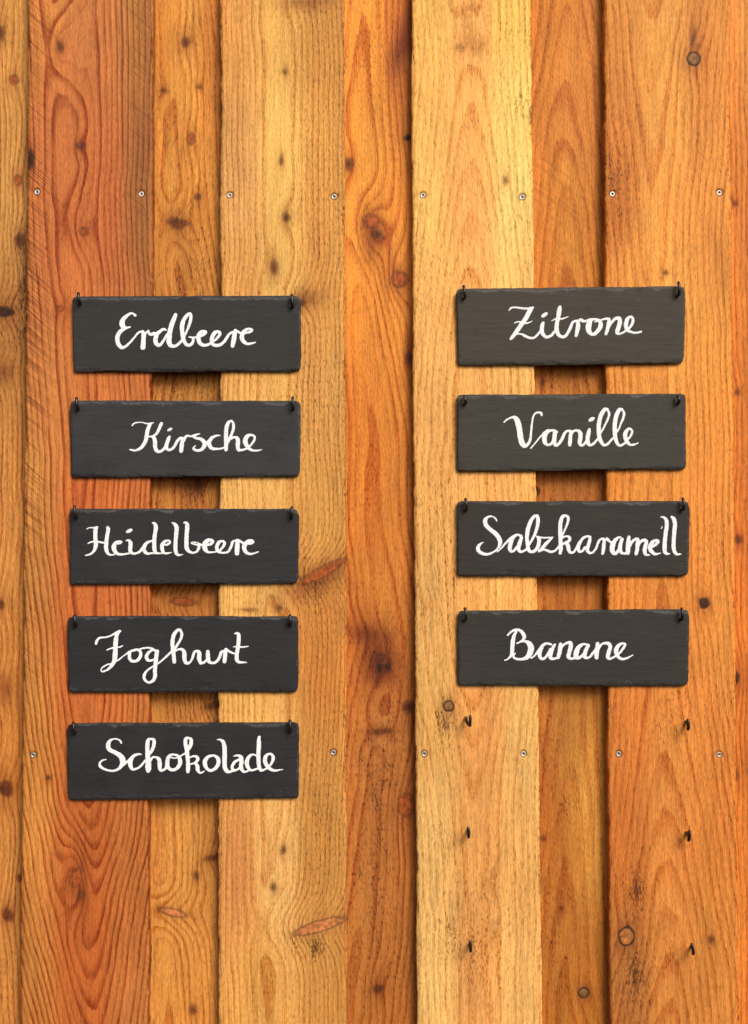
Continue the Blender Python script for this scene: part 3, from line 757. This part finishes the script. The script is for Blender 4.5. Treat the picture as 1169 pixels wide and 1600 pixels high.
WORDS['Banane'] = [
 (780, 970, A_, """130,220,28 180,170,36 240,140,40 300,140,44 350,175,52 380,230,58 370,280,44 330,315,32 270,345,22
 265,165,34 230,220,50 210,310,60 200,420,62 190,510,50 140,575,30 85,603,22
 340,320,26 400,315,40 460,350,72 485,420,86 465,500,80 420,560,60 340,585,40 260,580,36 220,545,36 245,490,20
 490,570,26 550,520,32 610,440,44 670,370,46 730,345,40 790,360,36
 660,390,44 630,450,56 615,520,58 640,575,46 690,570,40 740,510,40 780,430,40
 850,360,36 815,420,54 785,500,64 780,560,56 820,580,42 890,565,36
 935,355,50 930,400,64 920,480,62 900,555,56
 940,430,34 980,370,36 1040,335,40 1085,340,56 1090,390,64 1070,470,60 1055,540,60 1085,575,40 1140,572,34"""),
 (880, 970, A_, """360,360,36 300,360,40 240,400,60 205,470,74 195,540,74 230,565,50 280,540,40 310,500,36
 300,355,34 340,360,36 390,370,36
 385,378,46 350,440,58 330,510,58 335,560,48 390,560,36 440,510,40 490,440,36
 525,350,56 520,420,64 510,500,64 508,560,58
 540,430,36 580,365,36 640,340,40 700,355,56 715,410,60 690,490,60 680,550,56 700,580,40 750,565,36 810,530,36
 800,540,34 860,490,36 920,410,42 945,360,36 910,345,36 850,370,50 810,430,66 808,490,60 840,550,50 900,582,42 980,565,32 1065,520,14""")]

def catmull(P, n=14):
    P = np.asarray(P, float)
    if len(P) == 2:
        t = np.linspace(0, 1, 3 * n)[:, None]
        return P[0] + (P[1] - P[0]) * t
    Q = np.vstack([2 * P[0] - P[1], P, 2 * P[-1] - P[-2]])
    out = []
    t = np.linspace(0, 1, n, endpoint=False)[:, None]
    for i in range(1, len(Q) - 2):
        p0, p1, p2, p3 = Q[i - 1:i + 3]
        out.append(0.5 * (2 * p1 + (p2 - p0) * t + (2 * p0 - 5 * p1 + 4 * p2 - p3) * t ** 2 + (3 * p1 - p0 - 3 * p2 + p3) * t ** 3))
    out.append(P[-1:])
    return np.vstack(out)

def word_samples(word):
    out = []
    for ox, oy, sc, txt in WORDS[word]:
        for line in txt.strip().split('\n'):
            p = np.array([[float(a) for a in s.split(',')] for s in line.split()])
            c = catmull(p)
            out.append(np.stack([ox + c[:, 0] / sc, oy + c[:, 1] / sc, np.maximum(c[:, 2] * (np.maximum(c[:, 2], 8) / 50.0) ** 0.14, 7) / sc / 2], 1))
    return np.vstack(out)

# ------------------------------------------------------------------ slate signs
SLATE_T = 0.0055
def slate_surface(corners, seed):
    """returns functions giving the pixel position and the front face's Y for slate coordinates"""
    TL, TR, BR, BL = [np.array(c, float) for c in corners]
    def pos(u, v):
        top = TL[None] * (1 - u)[..., None] + TR[None] * u[..., None]
        bot = BL[None] * (1 - u)[..., None] + BR[None] * u[..., None]
        p = top * (1 - v)[..., None] + bot * v[..., None]
        return p[..., 0], p[..., 1]
    def depth(px, py):
        # signed front Y, gentle hang: the bottom edge leans back to the wall
        v = (py - TL[1]) / (BL[1] - TL[1])
        y = -0.0102 + 0.0034 * v
        return y - 0.00045 * (fbm(px * 0.012, py * 0.03, seed + 5, 3) - 0.5)
    return pos, depth

def build_slate(word, corners, holes, mat, seed):
    pos, depth = slate_surface(corners, seed)
    TL, TR, BR, BL = [np.array(c, float) for c in corners]
    wpx = TR[0] - TL[0]; hpx = BL[1] - TL[1]
    st = 1.5
    nc = int(wpx / st) + 1; nr = int(hpx / st) + 1
    u = np.linspace(0, 1, nc); v = np.linspace(0, 1, nr)
    U, V = np.meshgrid(u, v)
    X, Yp = pos(U, V)
    # ragged outline
    def edge(s, k, a1, a2):
        return a1 * (fbm(s * 0.018, s * 0 + k, seed + k, 3) - 0.5) + a2 * (fbm(s * 0.16, s * 0 + k, seed + k + 50, 2) - 0.5)
    wgt = lambda t: np.clip(1 - t / 0.25, 0, 1) ** 2
    Yp = Yp + wgt(V) * edge(X, 1, 1.6, 0.8) + wgt(1 - V) * edge(X, 2, 1.8, 1.1)
    X = X + wgt(U * 4) * edge(Yp, 3, 1.4, 1.2) + wgt((1 - U) * 4) * edge(Yp, 4, 1.4, 1.2)
    # break the corners
    for (cu, cv, k) in ((0, 0, 11), (1, 0, 12), (0, 1, 13), (1, 1, 14)):
        r = 2.0 + 4.0 * float(vn(np.array([k * 3.1]), np.array([seed * 1.7]), 4)[0])
        du = np.abs(U - cu) * wpx; dv = np.abs(V - cv) * hpx
        w = np.clip(1 - (du + dv) / (2 * r), 0, 1)
        X = X + (1 if cu == 0 else -1) * w * r * 0.5
        Yp = Yp + (1 if cv == 0 else -1) * w * r * 0.5
    # knapped rim: stepped chips, widest along top and bottom
    def rim(d, s, k, wmin, wmax):
        w = wmin + (wmax - wmin) * sstep(0.30, 0.72, fbm(s * 0.030, 0 * s + k, seed + 200 + k, 4)) + 1.8 * (vn(s * 0.25, 0 * s + k, seed + 210 + k) - 0.5)
        w = np.maximum(w, 0.6)
        t = np.clip(1 - d / w, 0, 1)
        t = t + 0.22 * (fbm(s * 0.09, d * 0.25 + k, seed + 220 + k, 3) - 0.5) * (t > 0)
        step = np.floor(t * 3.2) / 3.2
        return np.clip(0.45 * t + 0.55 * (step + 0.25 * t), 0, 1)
    dT = V * hpx; dB = (1 - V) * hpx; dL = U * wpx; dR = (1 - U) * wpx
    r = np.maximum.reduce([rim(dT, X, 1, 1.0, 7.5), rim(dB, X, 2, 1.5, 8.5), rim(dL, Yp, 3, 0.7, 3.0), rim(dR, Yp, 4, 0.7, 3.0)])
    Yf = depth(X, Yp) + r * SLATE_T * 0.36
    keep = np.ones((nr - 1, nc - 1), bool)
    HR = 2.4
    for (hx, hy) in holes:
        q = np.sqrt((X - hx) ** 2 + (Yp - hy) ** 2) + 1e-6
        near = (q > HR * 0.62) & (q < HR + 0.75)
        X = np.where(near, hx + (X - hx) / q * HR, X); Yp = np.where(near, hy + (Yp - hy) / q * HR, Yp)
        ins = q <= HR * 0.62
        keep &= ~(ins[1:, 1:] | ins[1:, :-1] | ins[:-1, 1:] | ins[:-1, :-1])
        ch = np.clip(1 - (q - HR) / 2.5, 0, 1) * (q >= HR)
        Yf = Yf + 0.0002 * ch
    vcen = (Yp - TL[1]) / hpx
    Yb = -0.0102 + 0.0034 * vcen + SLATE_T
    fx, fy, fz = W(X, Yp, Yf)
    front = np.stack([fx, fy, fz], -1).reshape(-1, 3)
    back = front.copy(); back[:, 1] = Yb.ravel()
    n = nr * nc
    idx = np.arange(n).reshape(nr, nc)
    q = np.stack([idx[1:, :-1], idx[1:, 1:], idx[:-1, 1:], idx[:-1, :-1]], -1)[keep]
    e = np.concatenate([q[:, [0, 1]], q[:, [1, 2]], q[:, [2, 3]], q[:, [3, 0]]])
    key = np.sort(e, 1); code = key[:, 0].astype(np.int64) * n + key[:, 1]
    uq, inv, cnt = np.unique(code, return_inverse=True, return_counts=True)
    b = e[cnt[inv] == 1]
    side = np.stack([b[:, 1], b[:, 0], b[:, 0] + n, b[:, 1] + n], 1)
    quads = np.concatenate([q, q[:, ::-1] + n, side])
    used = np.unique(quads); remap = np.full(2 * n, -1); remap[used] = np.arange(len(used))
    verts = np.concatenate([front, back])[used]; quads = remap[quads]
    mid = (BL + BR) / 2
    bx, by, bz = (float(a) for a in W(mid[0], mid[1], -0.008))
    root = empty('slate_sign', (bx, by, bz))
    sm = np.ones(len(quads), bool); sm[len(q):] = False
    # faces on the chipped rim stay faceted
    rr = r.ravel()[q].max(1); sm[:len(q)] = rr < 0.02
    rm = np.exp(-((r - 0.30) / 0.26) ** 2) * (r > 0.03) * (0.35 + 0.9 * fbm(X * 0.05, Yp * 0.05, seed + 400, 3))
    rm = np.concatenate([rm.ravel(), 0 * rm.ravel()])[used]
    make_mesh('slate_plate', verts, quads, mat, (bx, by, bz), root, {'rim': np.clip(rm, 0, 1)}, sm)
    # lettering: one raised layer of paint whose outline is the union of the brush strokes
    S_ = word_samples(word)
    g = 0.5
    x0, y0 = S_[:, 0].min() - 6, S_[:, 1].min() - 6
    nx = int((S_[:, 0].max() + 6 - x0) / g) + 1; ny = int((S_[:, 1].max() + 6 - y0) / g) + 1
    sd = np.full((ny, nx), 9.0)
    gx = x0 + np.arange(nx) * g; gy = y0 + np.arange(ny) * g
    for (sx, sy, rad) in S_:
        m = rad + 2.5
        i0 = max(int((sx - m - x0) / g), 0); i1 = min(int((sx + m - x0) / g) + 2, nx)
        j0 = max(int((sy - m - y0) / g), 0); j1 = min(int((sy + m - y0) / g) + 2, ny)
        d = np.hypot(gx[None, i0:i1] - sx, gy[j0:j1, None] - sy) - rad
        sd[j0:j1, i0:i1] = np.minimum(sd[j0:j1, i0:i1], d)
    GX, GY = np.meshgrid(gx, gy)
    # slightly dry brush edge on the stone's texture
    sd = sd + 0.75 * (fbm(GX * 0.55, GY * 0.55, seed + 300, 2) - 0.5) + 0.05
    gyv, gxv = np.gradient(sd, g)
    gl = np.hypot(gxv, gyv) + 1e-6
    out = sd > 0
    px = np.where(out, GX - gxv / gl * np.minimum(sd, 0.7), GX)
    py = np.where(out, GY - gyv / gl * np.minimum(sd, 0.7), GY)
    dep = np.clip(-sd, 0, 1.0)
    YY = depth(px, py) - 0.00007 - 0.00012 * np.sqrt(dep)
    lx, ly, lz = W(px, py, YY)
    vv = np.stack([lx, ly, lz], -1).reshape(-1, 3)
    id2 = np.arange(nx * ny).reshape(ny, nx)
    ins = ~out
    k2 = (ins[1:, 1:] | ins[1:, :-1] | ins[:-1, 1:] | ins[:-1, :-1])
    q2 = np.stack([id2[1:, :-1], id2[1:, 1:], id2[:-1, 1:], id2[:-1, :-1]], -1)[k2]
    used = np.unique(q2); remap = np.full(nx * ny, -1); remap[used] = np.arange(len(used))
    lt = make_mesh('lettering', vv[used], remap[q2], M_PAINT, (bx, by, bz), root)
    lt['label'] = 'white handwritten word ' + word
    return root

SIGNS = [
 ('Erdbeere', [(113, 463), (470, 462), (470, 580), (115, 581)], (124, 473), (457, 478), 'top sign of the left column'),
 ('Kirsche', [(110, 626), (470, 626), (469, 745), (111, 746)], (121, 638), (458, 638), 'second sign of the left column'),
 ('Heidelbeere', [(109, 795), (467, 795), (466, 912), (109, 913)], (118, 808), (456, 808), 'middle sign of the left column'),
 ('Joghurt', [(106, 963), (466, 963), (466, 1081), (107, 1082)], (118, 977), (454, 976), 'fourth sign of the left column'),
 ('Schokolade', [(105, 1130), (467, 1129), (467, 1247), (106, 1250)], (116, 1145), (454, 1143), 'lowest sign of the left column'),
 ('Zitrone', [(713, 451), (1071, 447), (1069, 568), (715, 571)], (726, 464), (1061, 460), 'top sign of the right column'),
 ('Vanille', [(715, 617), (1072, 615), (1072, 733), (714, 737)], (727, 630), (1061, 629), 'second sign of the right column'),
 ('Salzkaramell', [(714, 783), (1078, 783), (1076, 900), (715, 900)], (729, 796), (1068, 796), 'third sign of the right column'),
 ('Banane', [(716, 954), (1077, 952), (1076, 1072), (715, 1071)], (728, 968), (1066, 968), 'lowest sign of the right column'),
]
SB = {'Erdbeere': (0.028, 0.027, 0.024), 'Kirsche': (0.033, 0.033, 0.033), 'Heidelbeere': (0.023, 0.023, 0.023), 'Joghurt': (0.021, 0.021, 0.022), 'Schokolade': (0.022, 0.021, 0.022),
      'Zitrone': (0.050, 0.041, 0.028), 'Vanille': (0.043, 0.038, 0.029), 'Salzkaramell': (0.030, 0.026, 0.020), 'Banane': (0.030, 0.027, 0.021)}
for i, (w, c, hl, hr, where) in enumerate(SIGNS):
    m = slate_material('slate_' + w.lower(), SB[w], i)
    o = build_slate(w, c, [hl, hr], m, 20 + i * 7)
    tag(o, 'dark slate sign with %s in white handwriting, %s' % (w, where), 'sign', 'slate signs hanging on the board wall')

# ------------------------------------------------------------------ hooks
def tube(path, rad, nseg=10):
    P = catmull(np.asarray(path, float), 6)
    n = len(P)
    T = np.gradient(P, axis=0); T /= np.linalg.norm(T, axis=1)[:, None]
    verts = []; ref = np.array([1.0, 0, 0])
    for i in range(n):
        nrm = ref - T[i] * np.dot(ref, T[i]); nrm /= np.linalg.norm(nrm)
        bi = np.cross(T[i], nrm)
        k = n - 1 - i
        r = rad * (1 if k > 2 else (0.55, 0.85, 0.97)[k])
        for a in np.linspace(0, 2 * math.pi, nseg, endpoint=False):
            verts.append(P[i] + r * (math.cos(a) * nrm + math.sin(a) * bi))
    q = []
    for i in range(n - 1):
        for j in range(nseg):
            a = i * nseg + j; b = i * nseg + (j + 1) % nseg
            q.append((a, b, b + nseg, a + nseg))
    # close the tip
    verts.append(P[-1] + T[-1] * rad * 0.25); tip = len(verts) - 1
    for j in range(0, nseg, 2):
        a = (n - 1) * nseg + j
        q.append((a, (n - 1) * nseg + (j + 1) % nseg, (n - 1) * nseg + (j + 2) % nseg, tip))
    return np.array(verts), np.array(q)

rh = random.Random(11)
GH = 'black screw hooks'
def add_hook(hx, hy, rise, label, free, lean=None, side=None):
    """hx, hy: pixel of the lowest point of the bend; rise: how far the tip stands up (px)"""
    x, y, z = (float(a) for a in W(hx, hy, -0.0165))
    rz = rise * PX * 0.98
    ln = rh.uniform(-.0012, .0006) if lean is None else lean
    if free:
        sd = side if side is not None else -0.0035
        hz = max(0.0030, 0.0118 - (hy - 800) * 0.0125 * PX)
        path = [(x + sd, 0.016, z + hz * 1.05), (x + sd, 0.001, z + hz), (x + sd, -0.006, z + hz * .86), (x + sd * .85, -0.0105, z + hz * .48), (x + sd * .45, -0.0150, z + 0.0014), (x, -0.0195, z + 0.0008),
                (x + ln * .1, -0.0228, z + 0.0034), (x + ln * .5, -0.0238, z + rz * .55), (x + ln, -0.0232, z + rz)]
    else:
        path = [(x, 0.016, z + 0.0012), (x, 0.001, z + 0.0010), (x, -0.008, z + 0.0008), (x, -0.0145, z + 0.0008), (x, -0.0180, z + 0.0030),
                (x + ln * .3, -0.0190, z + rz * .5), (x + ln * .8, -0.0175, z + rz * .86), (x + ln * 1.5, -0.0150, z + rz)]
    v, q = tube(path, 0.00205)
    o = make_mesh('hook', v, q, M_HOOK, (x, 0.0, z))
    tag(o, label, 'hook', GH)
    return o

RISE = {'Erdbeere': (17, 19), 'Kirsche': (18, 19), 'Heidelbeere': (19, 17), 'Joghurt': (17, 16), 'Schokolade': (17, 19), 'Zitrone': (19, 21), 'Vanille': (13, 12), 'Salzkaramell': (18, 19), 'Banane': (19, 19)}
for (w, c, hl, hr, where) in SIGNS:
    add_hook(hl[0], hl[1] + 1, RISE[w][0], 'black hook holding the left corner of the %s slate' % w, False, lean=-0.0012)
    add_hook(hr[0], hr[1] + 1, RISE[w][1], 'black hook holding the right corner of the %s slate' % w, False, lean=rh.uniform(-.0018, .0004))
add_hook(734, 1134, 18, 'empty black hook on the pale board, nearest below the Banane slate', True, side=-0.0036)
add_hook(732, 1308, 18, 'empty black hook on the pale board, middle of its column of three', True, side=0.0012)
add_hook(735, 1486, 19, 'empty black hook on the pale board, lowest of its column of three', True, side=0.0008)
add_hook(1074, 1140, 18, 'empty black hook on the orange board, nearest below the Banane slate', True, side=0.0028)
add_hook(1075, 1313, 18, 'empty black hook on the orange board, middle of its column of three', True, side=0.0026)
add_hook(1082, 1490, 19, 'empty black hook on the orange board, lowest of its column of three', True, lean=-0.0030, side=0.0030)
